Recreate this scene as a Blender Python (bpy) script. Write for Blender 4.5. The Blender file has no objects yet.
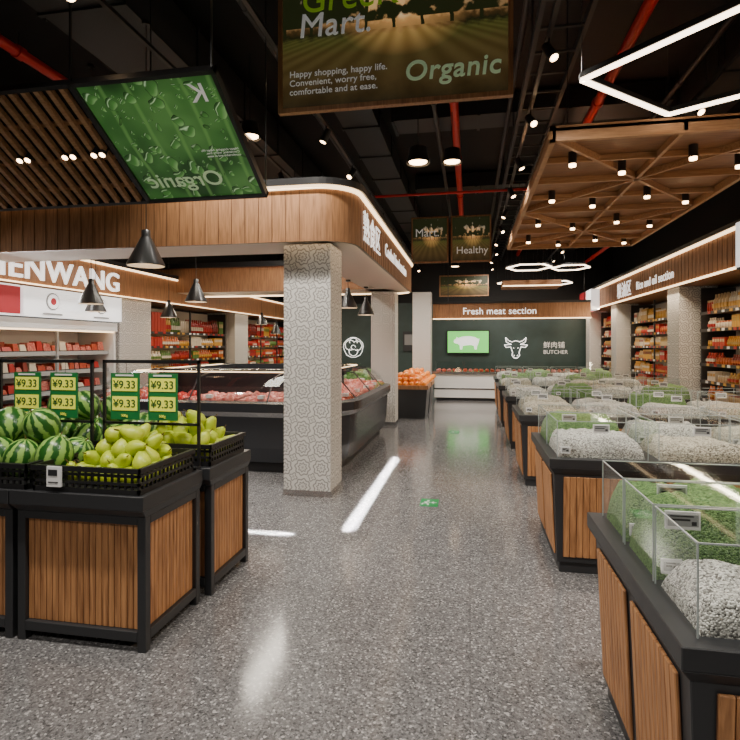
import bpy, math, random
from mathutils import Vector, Matrix, noise, Euler
random.seed(7)
SC=bpy.context.scene
# ---------------------------------------------------------------- materials
def new_mat(name):
    m=bpy.data.materials.new(name); m.use_nodes=True
    nt=m.node_tree; b=nt.nodes['Principled BSDF']; return m,nt,b
def N(nt,t,**k):
    n=nt.nodes.new(t)
    for a,v in k.items(): setattr(n,a,v)
    return n
def L(nt,a,b): nt.links.new(a,b)
def plain(name,col,rough=.5,metal=0,emit=None,es=0,spec=None):
    m,nt,b=new_mat(name)
    b.inputs['Base Color'].default_value=(*col,1); b.inputs['Roughness'].default_value=rough
    b.inputs['Metallic'].default_value=metal
    if emit: 
        b.inputs['Emission Color'].default_value=(*emit,1); b.inputs['Emission Strength'].default_value=es
    return m
def math_n(nt,op,a,b=None,c=None):
    n=N(nt,'ShaderNodeMath',operation=op)
    for i,v in enumerate((a,b,c)):
        if v is None: continue
        if isinstance(v,(int,float)): n.inputs[i].default_value=v
        else: L(nt,v,n.inputs[i])
    return n.outputs[0]
def ramp(nt,fac,stops,interp='LINEAR'):
    r=N(nt,'ShaderNodeValToRGB'); r.color_ramp.interpolation=interp
    e=r.color_ramp.elements
    while len(e)<len(stops): e.new(.5)
    for i,(p,c) in enumerate(stops):
        e[i].position=p; e[i].color=(*c,1) if len(c)==3 else c
    L(nt,fac,r.inputs[0]); return r.outputs[0]
def noisy(name,c1,c2,scale=10,rough=.6,bump=.0,detail=4,emit=0,vor=False,mapscale=(1,1,1),bd=.01):
    m,nt,b=new_mat(name)
    g=N(nt,'ShaderNodeNewGeometry'); mp=N(nt,'ShaderNodeMapping'); mp.inputs['Scale'].default_value=mapscale
    L(nt,g.outputs['Position'],mp.inputs[0])
    if vor:
        t=N(nt,'ShaderNodeTexVoronoi'); t.inputs['Scale'].default_value=scale
        sp=N(nt,'ShaderNodeSeparateColor'); L(nt,t.outputs['Color'],sp.inputs[0]); fac=sp.outputs[0]; h=math_n(nt,'MULTIPLY',t.outputs['Distance'],-1)
    else:
        t=N(nt,'ShaderNodeTexNoise'); t.inputs['Scale'].default_value=scale; t.inputs['Detail'].default_value=detail
        fac=t.outputs[0]; h=fac
    L(nt,mp.outputs[0],t.inputs['Vector'])
    a,bb=(.3,.7) if not vor else (0,.8)
    col=ramp(nt,fac,[(a,c1),(bb,c2)]); L(nt,col,b.inputs['Base Color'])
    b.inputs['Roughness'].default_value=rough
    if bump:
        bp=N(nt,'ShaderNodeBump'); bp.inputs['Strength'].default_value=bump; bp.inputs['Distance'].default_value=bd
        L(nt,h,bp.inputs['Height']); L(nt,bp.outputs[0],b.inputs['Normal'])
    if emit: L(nt,col,b.inputs['Emission Color']); b.inputs['Emission Strength'].default_value=emit
    return m
M={}
M['black']=plain('black_metal',(.012,.012,.013),.35)
M['dark']=plain('dark_powder_coat',(.026,.027,.03),.4)
M['body']=plain('dark_cabinet',(.03,.032,.037),.25)
M['plastic']=plain('black_plastic',(.010,.010,.011),.45)
M['white']=plain('white_laminate',(.75,.75,.74),.4)
M['plaster']=plain('canopy_soffit',(.62,.58,.52),.6)
M['ceil']=plain('ceiling_black',(.006,.006,.007),.8)
M['duct']=plain('duct_dark',(.018,.018,.02),.5)
M['grey']=plain('grey_wall',(.2,.2,.2),.6)
M['red']=plain('red_pipe',(.6,.015,.01),.4)
M['steel']=plain('steel',(.5,.5,.5),.25,1)
M['led']=plain('led_white',(1,.9,.8),.5,0,(1,.78,.56),7)
M['ledw']=plain('led_strip_warm',(1,.9,.7),.5,0,(1,.68,.38),3.6)
M['lamp']=plain('lamp_glow',(1,1,1),.5,0,(1,.64,.34),16)
M['box_white']=plain('lightbox_white',(.9,.9,.9),.5,0,(1,1,1),.8)
M['box_red']=plain('lightbox_red',(.35,.02,.03),.5,0,(.5,.02,.03),.3)
M['txt']=plain('sign_letters',(1,1,1),.5,0,(1,.97,.92),1.3)
M['txt_dim']=plain('printed_white',(.85,.85,.82),.6,0,(1,1,1),.12)
M['txt_pale']=plain('printed_pale_green',(.62,.78,.50),.6,0,(.7,1,.6),.10)
M['txt_lime']=plain('printed_lime',(.35,.6,.03),.6,0,(.4,.7,.05),.12)
M['txt_dark']=plain('printed_dark_green',(.01,.08,.02),.6)
M['card_green']=plain('card_green',(.01,.16,.04),.5)
M['card_yellow']=plain('card_yellow',(.85,.85,.08),.5,0,(.9,.9,.1),.2)
M['label']=plain('label_white',(.8,.8,.8),.5)
M['lcd']=plain('label_display_grey',(.35,.36,.36),.4)
M['greenwall']=noisy('dark_green_wall',(.022,.04,.036),(.03,.055,.05),3,.5)
M['green_glow']=plain('screen_green',(.1,.5,.1),.4,0,(.16,.62,.12),1.2)
M['exit_green']=plain('exit_green',(.0,.2,.05),.3,0,(0,.4,.12),.10)
M['stem']=plain('stem_brown',(.12,.07,.02),.7)
def wood(name,c1,c2,vertical=True):
    m,nt,b=new_mat(name)
    g=N(nt,'ShaderNodeNewGeometry'); mp=N(nt,'ShaderNodeMapping')
    mp.inputs['Scale'].default_value=(14,14,.9) if vertical else (1.2,14,14)
    L(nt,g.outputs['Position'],mp.inputs[0])
    t=N(nt,'ShaderNodeTexNoise'); t.inputs['Scale'].default_value=4; t.inputs['Detail'].default_value=6
    t.inputs['Distortion'].default_value=.6
    L(nt,mp.outputs[0],t.inputs['Vector'])
    L(nt,ramp(nt,t.outputs[0],[(.3,c1),(.7,c2)]),b.inputs['Base Color'])
    b.inputs['Roughness'].default_value=.5
    return m
M['wood']=wood('wood_slat',(.24,.10,.037),(.56,.27,.11))
M['woodgap']=plain('wood_groove',(.10,.04,.015),.7)
M['woodband']=wood('wood_cladding',(.19,.085,.033),(.37,.18,.08))
M['woodpanel']=wood('wood_ceiling_panel',(.17,.075,.03),(.31,.15,.07),False)
M['woodrib']=wood('wood_ceiling_rib',(.28,.14,.06),(.46,.25,.12),False)
def glassm(name,fac=.035,k=.26,tint=(.94,.955,.955)):
    m=bpy.data.materials.new(name); m.use_nodes=True; nt=m.node_tree
    for n in list(nt.nodes): nt.nodes.remove(n)
    o=N(nt,'ShaderNodeOutputMaterial'); mx=N(nt,'ShaderNodeMixShader')
    tr=N(nt,'ShaderNodeBsdfTransparent'); tr.inputs[0].default_value=(*tint,1)
    gl=N(nt,'ShaderNodeBsdfGlossy'); gl.inputs['Roughness'].default_value=.04; gl.inputs[0].default_value=(.9,.95,.95,1)
    lw=N(nt,'ShaderNodeLayerWeight'); lw.inputs[0].default_value=.2
    f=math_n(nt,'MULTIPLY_ADD',lw.outputs['Fresnel'],k,fac)
    L(nt,f,mx.inputs[0]); L(nt,tr.outputs[0],mx.inputs[1]); L(nt,gl.outputs[0],mx.inputs[2]); L(nt,mx.outputs[0],o.inputs[0])
    return m
M['glass']=glassm('clear_acrylic')
M['edge']=plain('acrylic_edge',(.42,.47,.47),.2)
def floor_mat():
    m,nt,b=new_mat('terrazzo_floor')
    g=N(nt,'ShaderNodeNewGeometry')
    v=N(nt,'ShaderNodeTexVoronoi'); v.inputs['Scale'].default_value=105
    L(nt,g.outputs['Position'],v.inputs['Vector'])
    sp=N(nt,'ShaderNodeSeparateColor'); L(nt,v.outputs['Color'],sp.inputs[0])
    c1=ramp(nt,sp.outputs[0],[(0,(.04,.039,.041)),(.16,(.105,.102,.106)),(.5,(.155,.152,.157)),(.8,(.25,.245,.25)),(.94,(.48,.47,.47))],'CONSTANT')
    v2=N(nt,'ShaderNodeTexVoronoi'); v2.inputs['Scale'].default_value=230
    L(nt,g.outputs['Position'],v2.inputs['Vector'])
    sp2=N(nt,'ShaderNodeSeparateColor'); L(nt,v2.outputs['Color'],sp2.inputs[0])
    c2=ramp(nt,sp2.outputs[0],[(0,(.07,.07,.072)),(1,(.26,.255,.26))])
    mx=N(nt,'ShaderNodeMix',data_type='RGBA'); mx.inputs[0].default_value=.36
    L(nt,c1,mx.inputs[6]); L(nt,c2,mx.inputs[7])
    br=N(nt,'ShaderNodeTexBrick'); br.offset=0; br.inputs['Scale'].default_value=1
    br.inputs['Mortar Size'].default_value=.0025; br.inputs['Brick Width'].default_value=.8; br.inputs['Row Height'].default_value=.8
    br.inputs['Color1'].default_value=(1,1,1,1); br.inputs['Color2'].default_value=(1,1,1,1); br.inputs['Mortar'].default_value=(.7,.7,.7,1)
    L(nt,g.outputs['Position'],br.inputs['Vector'])
    m2=N(nt,'ShaderNodeMix',data_type='RGBA',blend_type='MULTIPLY'); m2.inputs[0].default_value=1
    L(nt,mx.outputs[2],m2.inputs[6]); L(nt,br.outputs[0],m2.inputs[7])
    L(nt,m2.outputs[2],b.inputs['Base Color'])
    b.inputs['Roughness'].default_value=.14; b.inputs['Specular IOR Level'].default_value=.36
    return m
M['floor']=floor_mat()
def column_mat():
    m,nt,b=new_mat('column_ring_mosaic')
    g=N(nt,'ShaderNodeNewGeometry'); s=N(nt,'ShaderNodeSeparateXYZ'); L(nt,g.outputs['Position'],s.inputs[0])
    u=math_n(nt,'ADD',s.outputs[0],s.outputs[1]); z=s.outputs[2]
    def lattice(c,off,hi,freq,petals,pa):
        a=math_n(nt,'SUBTRACT',math_n(nt,'FRACT',math_n(nt,'MULTIPLY_ADD',u,1/c,off+100)),.5)
        d=math_n(nt,'SUBTRACT',math_n(nt,'FRACT',math_n(nt,'MULTIPLY_ADD',z,1/c,off+100)),.5)
        r=math_n(nt,'SQRT',math_n(nt,'ADD',math_n(nt,'MULTIPLY',a,a),math_n(nt,'MULTIPLY',d,d)))
        ang=math_n(nt,'ARCTAN2',d,a)
        r2=math_n(nt,'ADD',r,math_n(nt,'MULTIPLY',math_n(nt,'SINE',math_n(nt,'MULTIPLY',ang,petals)),pa))
        ring=math_n(nt,'GREATER_THAN',math_n(nt,'SINE',math_n(nt,'MULTIPLY_ADD',r2,freq,1.0)),.25)
        return math_n(nt,'MULTIPLY',ring,math_n(nt,'LESS_THAN',r,hi))
    r1=lattice(.19,0,.46,34,8,.035); r2=lattice(.19,.5,.24,40,4,.04)
    tot=math_n(nt,'MAXIMUM',r1,r2)
    col=ramp(nt,tot,[(0,(.66,.64,.61)),(1,(.30,.29,.275))])
    L(nt,col,b.inputs['Base Color']); b.inputs['Roughness'].default_value=.45
    return m
M['column']=column_mat()
def leaf_mat():
    m,nt,b=new_mat('leaf_dew_print')
    g=N(nt,'ShaderNodeNewGeometry')
    n=N(nt,'ShaderNodeTexNoise'); n.inputs['Scale'].default_value=2.2; n.inputs['Detail'].default_value=2; L(nt,g.outputs['Position'],n.inputs['Vector'])
    cur=ramp(nt,n.outputs[0],[(.35,(.012,.055,.01)),(.5,(.04,.14,.028)),(.65,(.08,.21,.05))])
    # leaf veins
    wv=N(nt,'ShaderNodeTexWave'); wv.inputs['Scale'].default_value=1.6; wv.inputs['Distortion'].default_value=1.5; L(nt,g.outputs['Position'],wv.inputs['Vector'])
    vm=N(nt,'ShaderNodeMix',data_type='RGBA'); L(nt,ramp(nt,wv.outputs['Fac'],[(.9,(0,0,0)),(1,(.6,.6,.6))]),vm.inputs[0]); L(nt,cur,vm.inputs[6]); vm.inputs[7].default_value=(.14,.32,.08,1); cur=vm.outputs[2]
    for scale,off,thr in ((17,4,.30),(7,0,.40)):
        # warped coordinates give irregular drops
        wn=N(nt,'ShaderNodeTexNoise'); wn.inputs['Scale'].default_value=scale*.6; L(nt,g.outputs['Position'],wn.inputs['Vector'])
        va=N(nt,'ShaderNodeVectorMath',operation='MULTIPLY_ADD'); L(nt,wn.outputs['Color'],va.inputs[0]); va.inputs[1].default_value=(1.0/scale,)*3; L(nt,g.outputs['Position'],va.inputs[2])
        mp=N(nt,'ShaderNodeMapping'); mp.inputs['Location'].default_value=(off,off,0); mp.inputs['Scale'].default_value=(scale,0,scale*1.9); L(nt,va.outputs[0],mp.inputs[0])
        v=N(nt,'ShaderNodeTexVoronoi'); v.inputs['Scale'].default_value=1; L(nt,mp.outputs[0],v.inputs['Vector'])
        d=v.outputs['Distance']
        cs=N(nt,'ShaderNodeSeparateColor'); L(nt,v.outputs['Color'],cs.inputs[0])
        th=math_n(nt,'MULTIPLY_ADD',cs.outputs[0],thr*.7,thr*.45)   # size varies per drop
        t=math_n(nt,'DIVIDE',d,th)
        mask=math_n(nt,'LESS_THAN',t,1)
        sub=N(nt,'ShaderNodeVectorMath',operation='SUBTRACT'); L(nt,mp.outputs[0],sub.inputs[0]); L(nt,v.outputs['Position'],sub.inputs[1])
        s=N(nt,'ShaderNodeSeparateXYZ'); L(nt,sub.outputs[0],s.inputs[0])
        sh=math_n(nt,'DIVIDE',math_n(nt,'SUBTRACT',math_n(nt,'MULTIPLY',s.outputs[0],.6),math_n(nt,'MULTIPLY',s.outputs[2],.8)),th)
        col=ramp(nt,math_n(nt,'MULTIPLY_ADD',sh,.5,.5),[(.05,(.01,.05,.01)),(.2,(.035,.12,.025)),(.27,(.5,.7,.42)),(.32,(.045,.15,.03)),(.6,(.08,.24,.05)),(.95,(.26,.48,.18))])
        edge=ramp(nt,t,[(.88,(1,1,1)),(.97,(.25,.3,.25))])
        mu=N(nt,'ShaderNodeMix',data_type='RGBA',blend_type='MULTIPLY'); mu.inputs[0].default_value=1; L(nt,col,mu.inputs[6]); L(nt,edge,mu.inputs[7])
        mx=N(nt,'ShaderNodeMix',data_type='RGBA'); L(nt,mask,mx.inputs[0]); L(nt,cur,mx.inputs[6]); L(nt,mu.outputs[2],mx.inputs[7]); cur=mx.outputs[2]
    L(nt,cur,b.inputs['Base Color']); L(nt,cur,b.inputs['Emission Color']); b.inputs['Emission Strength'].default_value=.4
    b.inputs['Roughness'].default_value=.35
    return m
M['leaf']=leaf_mat()
def sunset_mat():
    m,nt,b=new_mat('orchard_sunset_print')
    tc=N(nt,'ShaderNodeTexCoord'); s=N(nt,'ShaderNodeSeparateXYZ'); L(nt,tc.outputs['Generated'],s.inputs[0])
    gx,gz=s.outputs[0],s.outputs[2]
    n=N(nt,'ShaderNodeTexNoise'); n.inputs['Scale'].default_value=20; n.inputs['Detail'].default_value=8
    mp=N(nt,'ShaderNodeMapping'); mp.inputs['Scale'].default_value=(1.5,1,1); L(nt,tc.outputs['Generated'],mp.inputs[0]); L(nt,mp.outputs[0],n.inputs['Vector'])
    zz=math_n(nt,'ADD',gz,math_n(nt,'MULTIPLY_ADD',n.outputs[0],.12,-.06))
    base=ramp(nt,zz,[(0,(.035,.024,.009)),(.15,(.085,.055,.02)),(.35,(.11,.08,.025)),(.46,(.10,.10,.025)),(.50,(.02,.02,.008)),(.54,(.08,.045,.015)),(.57,(.36,.2,.08)),(.7,(.42,.30,.17)),(.85,(.3,.3,.25)),(1,(.2,.22,.2))])
    dx=math_n(nt,'SUBTRACT',gx,.55); dz=math_n(nt,'SUBTRACT',gz,.6)
    fur=math_n(nt,'SINE',math_n(nt,'MULTIPLY',math_n(nt,'DIVIDE',dx,math_n(nt,'SUBTRACT',.62,gz)),16))
    furm=math_n(nt,'MULTIPLY',math_n(nt,'MULTIPLY_ADD',fur,.5,.5),math_n(nt,'LESS_THAN',gz,.5))
    r=math_n(nt,'SQRT',math_n(nt,'ADD',math_n(nt,'MULTIPLY',dx,dx),math_n(nt,'MULTIPLY',dz,dz)))
    gl=ramp(nt,r,[(0,(1,.8,.5)),(.05,(.8,.42,.14)),(.3,(0,0,0))])
    ad=N(nt,'ShaderNodeMix',data_type='RGBA',blend_type='ADD'); ad.inputs[0].default_value=.8; L(nt,base,ad.inputs[6]); L(nt,gl,ad.inputs[7])
    fm0=N(nt,'ShaderNodeMix',data_type='RGBA',blend_type='MULTIPLY'); L(nt,math_n(nt,'MULTIPLY',furm,.5),fm0.inputs[0]); L(nt,ad.outputs[2],fm0.inputs[6]); fm0.inputs[7].default_value=(.4,.32,.2,1)
    n2=N(nt,'ShaderNodeTexNoise'); n2.inputs['Scale'].default_value=6; n2.inputs['Detail'].default_value=9; L(nt,mp.outputs[0],n2.inputs['Vector'])
    fo=math_n(nt,'ADD',n2.outputs[0],math_n(nt,'MULTIPLY',math_n(nt,'ABSOLUTE',dx),.4)); fo=math_n(nt,'ADD',fo,math_n(nt,'MULTIPLY',dz,.4))
    fm=math_n(nt,'MULTIPLY',ramp(nt,fo,[(.53,(0,0,0)),(.58,(1,1,1))]),math_n(nt,'GREATER_THAN',gz,.56))
    tr=math_n(nt,'GREATER_THAN',math_n(nt,'SINE',math_n(nt,'MULTIPLY_ADD',gx,50,math_n(nt,'MULTIPLY',n2.outputs[0],2))),.93)
    trm=math_n(nt,'MULTIPLY',tr,math_n(nt,'GREATER_THAN',gz,.5))
    mk=math_n(nt,'MAXIMUM',fm,trm)
    mu=N(nt,'ShaderNodeMix',data_type='RGBA'); L(nt,mk,mu.inputs[0]); L(nt,fm0.outputs[2],mu.inputs[6]); mu.inputs[7].default_value=(.02,.024,.008,1)
    L(nt,mu.outputs[2],b.inputs['Base Color']); L(nt,mu.outputs[2],b.inputs['Emission Color']); b.inputs['Emission Strength'].default_value=.5
    return m
M['sunset']=sunset_mat()
def melon_mat():
    m,nt,b=new_mat('watermelon_skin')
    tc=N(nt,'ShaderNodeTexCoord'); s=N(nt,'ShaderNodeSeparateXYZ'); L(nt,tc.outputs['Object'],s.inputs[0])
    a=math_n(nt,'ARCTAN2',s.outputs[1],s.outputs[0])
    n=N(nt,'ShaderNodeTexNoise'); n.inputs['Scale'].default_value=28; n.inputs['Detail'].default_value=3; L(nt,tc.outputs['Object'],n.inputs['Vector'])
    f=math_n(nt,'SINE',math_n(nt,'ADD',math_n(nt,'MULTIPLY',a,9),math_n(nt,'MULTIPLY',n.outputs[0],5)))
    f=math_n(nt,'MULTIPLY_ADD',f,.5,.5)
    L(nt,ramp(nt,f,[(.35,(.26,.45,.10)),(.6,(.015,.09,.012))]),b.inputs['Base Color']); b.inputs['Roughness'].default_value=.3
    return m
M['melon']=melon_mat()
M['pear']=noisy('pear_skin',(.36,.48,.015),(.54,.62,.04),25,.38)
M['orange']=noisy('orange_peel',(.8,.2,.01),(.9,.3,.02),40,.4)
M['rice']=noisy('rice_grains',(.10,.095,.085),(.86,.84,.78),165,.7,.8,vor=True,bd=.01)
M['beige']=noisy('oat_grains',(.10,.085,.06),(.74,.68,.55),145,.7,.8,vor=True,bd=.01)
M['greenb']=noisy('mung_beans',(.045,.12,.025),(.22,.38,.12),170,.75,.8,vor=True,bd=.01)
M['meat']=noisy('cooked_meat',(.30,.02,.012),(.55,.10,.03),30,.35,.4)
M['meat2']=noisy('raw_meat',(.42,.03,.03),(.70,.30,.24),40,.35,.3)
M['veg']=noisy('leafy_green',(.02,.12,.01),(.15,.4,.04),40,.6,.5)
PC=[(.42,.02,.015),(.45,.04,.02),(.5,.12,.02),(.6,.33,.05),(.40,.25,.06),(.7,.64,.52),(.1,.2,.04),(.22,.03,.02),(.6,.46,.26),(.05,.08,.15)]
for i,c in enumerate(PC): M['p%d'%i]=plain('package_%d'%i,c,.35)
# ---------------------------------------------------------------- mesh builder
class MB:
    def __init__(s): s.v=[];s.f=[];s.m=[];s.sm=[];s.mats=[]
    def mi(s,k):
        if k not in s.mats: s.mats.append(k)
        return s.mats.index(k)
    def add(s,vs,fs,mat,smooth=False):
        o=len(s.v); s.v+= [tuple(v) for v in vs]; k=s.mi(mat)
        for f in fs: s.f.append([i+o for i in f]); s.m.append(k); s.sm.append(smooth)
    def box(s,x0,x1,y0,y1,z0,z1,mat):
        s.add([(x0,y0,z0),(x1,y0,z0),(x1,y1,z0),(x0,y1,z0),(x0,y0,z1),(x1,y0,z1),(x1,y1,z1),(x0,y1,z1)],
          [(3,2,1,0),(4,5,6,7),(0,1,5,4),(1,2,6,5),(2,3,7,6),(3,0,4,7)],mat)
    def taper(s,b,t,z0,z1,mat):
        x0,x1,y0,y1=b; a0,a1,c0,c1=t
        s.add([(x0,y0,z0),(x1,y0,z0),(x1,y1,z0),(x0,y1,z0),(a0,c0,z1),(a1,c0,z1),(a1,c1,z1),(a0,c1,z1)],
          [(3,2,1,0),(4,5,6,7),(0,1,5,4),(1,2,6,5),(2,3,7,6),(3,0,4,7)],mat)
    def quad(s,a,b,c,d,mat): s.add([a,b,c,d],[(0,1,2,3)],mat)
    def beam(s,p,q,w,h,mat,up=(0,0,1)):
        p=Vector(p);q=Vector(q);d=(q-p).normalized();up=Vector(up)
        if abs(d.dot(up))>.98: up=Vector((1,0,0))
        r=d.cross(up).normalized()*w/2; u=r.cross(d).normalized()*h/2
        s.add([p-r-u,p+r-u,p+r+u,p-r+u,q-r-u,q+r-u,q+r+u,q-r+u],
          [(0,1,2,3),(7,6,5,4),(0,4,5,1),(1,5,6,2),(2,6,7,3),(3,7,4,0)],mat)
    def tube(s,p,q,r0,r1,mat,n=12,caps=True,capmat=None):
        p=Vector(p);q=Vector(q);d=(q-p).normalized();up=Vector((0,0,1))
        if abs(d.dot(up))>.98: up=Vector((1,0,0))
        a=d.cross(up).normalized(); b=d.cross(a)
        A=[];B=[]
        for i in range(n):
            t=2*math.pi*i/n; e=a*math.cos(t)+b*math.sin(t); A.append(p+e*r0);B.append(q+e*r1)
        s.add(A+B,[(i,(i+1)%n,(i+1)%n+n,i+n) for i in range(n)],mat,True)
        if caps:
            s.add(A,[tuple(reversed(range(n)))],mat); s.add(B,[tuple(range(n))],capmat or mat)
    def lathe(s,c,prof,mat,n=12):
        vs=[];fs=[]
        for (r,z) in prof:
            for i in range(n):
                t=2*math.pi*i/n; vs.append((c[0]+r*math.cos(t),c[1]+r*math.sin(t),c[2]+z))
        for j in range(len(prof)-1):
            for i in range(n): fs.append((j*n+i,j*n+(i+1)%n,(j+1)*n+(i+1)%n,(j+1)*n+i))
        s.add(vs,fs,mat,True)
    def blob(s,c,r,mat,n=8,k=5,amp=0.,seed=0):
        vs=[];fs=[]
        for j in range(k+1):
            ph=math.pi*j/k
            for i in range(n):
                t=2*math.pi*i/n
                d=Vector((math.sin(ph)*math.cos(t),math.sin(ph)*math.sin(t),math.cos(ph)))
                f=1+amp*noise.noise(d*1.7+Vector((seed,seed*1.3,0)))
                vs.append((c[0]+d.x*r[0]*f,c[1]+d.y*r[1]*f,c[2]+d.z*r[2]*f))
        for j in range(k):
            for i in range(n): fs.append((j*n+i,(j+1)*n+i,(j+1)*n+(i+1)%n,j*n+(i+1)%n))
        s.add(vs,fs,mat,True)
    def mound(s,x0,x1,y0,y1,z0,h,mat,seed=0,nx=16,ny=14,pil=.10):
        vs=[];fs=[]
        for j in range(ny+1):
            for i in range(nx+1):
                a=i/nx;b=j/ny
                a=.5-.5*math.cos(math.pi*a); b=.5-.5*math.cos(math.pi*b)
                e=min(1,min(a,1-a)/pil)**.4*min(1,min(b,1-b)/pil)**.4
                x=x0+(x1-x0)*a;y=y0+(y1-y0)*b
                hh=h*e*(.90+.24*noise.noise(Vector((x*6+seed,y*6,seed)))+.12*noise.noise(Vector((x*28,y*28,seed))))
                vs.append((x,y,z0+max(0,hh)))
        for j in range(ny):
            for i in range(nx): k=j*(nx+1)+i; fs.append((k,k+1,k+nx+2,k+nx+1))
        s.add(vs,fs,mat,True)
    def sweep(s,path,prof,mats,closed=True,smooth=False):
        n=len(path);P=[Vector((p[0],p[1],0)) for p in path];vs=[]
        for i in range(n):
            a=P[(i-1)%n] if (closed or i>0) else P[i]; b=P[(i+1)%n] if (closed or i<n-1) else P[i]
            t1=(P[i]-a); t2=(b-P[i]); t=Vector((0,0,0))
            if t1.length>1e-6: t+=t1.normalized()
            if t2.length>1e-6: t+=t2.normalized()
            t.normalize(); nn=Vector((t.y,-t.x,0))
            for (o,z) in prof: vs.append(P[i]+nn*o+Vector((0,0,z)))
        k=len(prof); rng=n if closed else n-1
        base0=len(s.v); s.v+=[tuple(v) for v in vs]
        for j in range(k-1):
            mt=mats[j] if isinstance(mats,(list,tuple)) else mats
            kk=s.mi(mt)
            for i in range(rng):
                s.f.append([base0+i*k+j,base0+((i+1)%n)*k+j,base0+((i+1)%n)*k+j+1,base0+i*k+j+1]); s.m.append(kk); s.sm.append(smooth)
    def obj(s,name,parent=None,bevel=0):
        me=bpy.data.meshes.new(name)
        vs=[Vector(v) for v in s.v]
        xs=[v.x for v in vs];ys=[v.y for v in vs];zs=[v.z for v in vs]
        c=Vector(((min(xs)+max(xs))/2,(min(ys)+max(ys))/2,min(zs)))
        me.from_pydata([v-c for v in vs],[],s.f)
        for k in s.mats: me.materials.append(M[k])
        me.polygons.foreach_set('material_index',s.m); me.polygons.foreach_set('use_smooth',s.sm)
        me.update()
        o=bpy.data.objects.new(name,me); o.location=c; SC.collection.objects.link(o)
        if bevel:
            b=o.modifiers.new('bevel','BEVEL'); b.width=bevel; b.segments=1; b.limit_method='ANGLE'
        if parent: par(o,parent)
        return o
def par(o,p):
    o.parent=p; o.matrix_parent_inverse=Matrix.Translation(p.location).inverted()
def empty(name,loc):
    e=bpy.data.objects.new(name,None); e.location=loc; e.empty_display_size=.1; SC.collection.objects.link(e); return e
FB=(math.pi/2,0,0); FL=(math.pi/2,0,-math.pi/2); FR=(math.pi/2,0,math.pi/2)
def text(s,loc,rot,size,mat,parent,name='lettering',align='LEFT',bold=0,ext=.004,sx=1,shear=0,sp=1):
    c=bpy.data.curves.new(name,'FONT'); c.body=s; c.size=size; c.align_x=align; c.extrude=ext; c.offset=bold; c.shear=shear; c.space_character=sp
    c.materials.append(M[mat]); o=bpy.data.objects.new(name,c); o.location=loc
    if isinstance(rot,Matrix): o.rotation_euler=rot.to_euler()
    else: o.rotation_euler=rot
    o.scale=(sx,1,1); SC.collection.objects.link(o)
    if parent: par(o,parent)
    return o
def rrect(x0,y0,x1,y1,r,n=8):
    pts=[]
    for cx,cy,a in ((x1-r,y0+r,-90),(x1-r,y1-r,0),(x0+r,y1-r,90),(x0+r,y0+r,180)):
        for i in range(n+1):
            t=math.radians(a+90*i/n); pts.append((cx+r*math.cos(t),cy+r*math.sin(t)))
    return pts
# ---------------------------------------------------------------- room
X0,X1,Y0,Y1,H=-6.6,4.4,-2.5,18.0,5.0
b=MB(); b.box(X0,X1,Y0,Y1,-.1,0,'floor'); b.obj('floor')
b=MB(); b.box(X0,X1,Y0,Y1,H,H+.1,'ceil'); b.obj('ceiling')
b=MB(); b.box(X0-.1,X0,Y0,Y1,0,3,'grey'); b.box(X0-.1,X0,Y0,Y1,3,H,'ceil'); b.obj('wall_left')
b=MB(); b.box(X1,X1+.1,Y0,Y1,0,3,'grey'); b.box(X1,X1+.1,Y0,Y1,3,H,'ceil'); b.obj('wall_right')
b=MB(); b.box(X0,X1,Y0-.1,Y0,0,H,'grey'); b.obj('wall_front')
b=MB(); b.box(X0,X1,Y1,Y1+.1,0,2.9,'greenwall'); b.box(X0,X1,Y1,Y1+.1,2.9,H,'ceil'); WB=b.obj('wall_back')
def column(x0,x1,y0,y1,z1=2.5):
    b=MB(); b.box(x0,x1,y0,y1,0.06,z1,'column'); b.box(x0-.008,x1+.008,y0-.008,y1+.008,0,.06,'steel')
    b.obj('column')
column(-1.83,-1.35,5.15,5.62); column(-1.83,-1.38,10.0,10.45)
column(-1.5,-1.02,14.3,14.8,2.9)
column(3.5,4.1,10.0,10.55); column(3.5,4.0,14.0,14.5); column(3.5,4.0,17.0,17.5)
column(-6.5,-5.75,8.1,9.0,2.3); column(-6.5,-5.75,12.6,13.4,2.3)
# ---------------------------------------------------------------- left canopy (three-sided)
b=MB(); rr=rrect(-6.2,5.0,-1.1,10.6,.38,10)
path=[(-6.2,5.0)]+rr[:22]+[(-6.2,10.6)]
b.sweep(path,[(-.8,2.53),(-.03,2.53),(-.03,2.5),(0,2.5),(0,3.0),(.03,3.0),(.03,3.035),(.05,3.035),(.05,3.1),(-.85,3.1),(-.85,3.0),(-.8,3.0),(-.8,2.53)],
  ['plaster','ledw','black','woodband','ledw','ledw','black','black','black','black','woodband','woodband'],False)
for i in range(33):
    x=-6.1+i*.14
    b.box(x,x+.004,4.996,5.0,2.5,3.0,'woodgap')
for i in range(34):
    y=5.42+i*.147
    b.box(-1.1,-1.096,y,y+.004,2.5,3.0,'woodgap')
can=b.obj('wood_clad_canopy')
text('熟食区',(-1.09,5.5,2.62),FR,.36,'txt',can,ext=.003,sp=1.05)
text('Cooked food section',(-1.09,7.0,2.68),FR,.24,'txt',can,ext=.003,sp=1.12)
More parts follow.
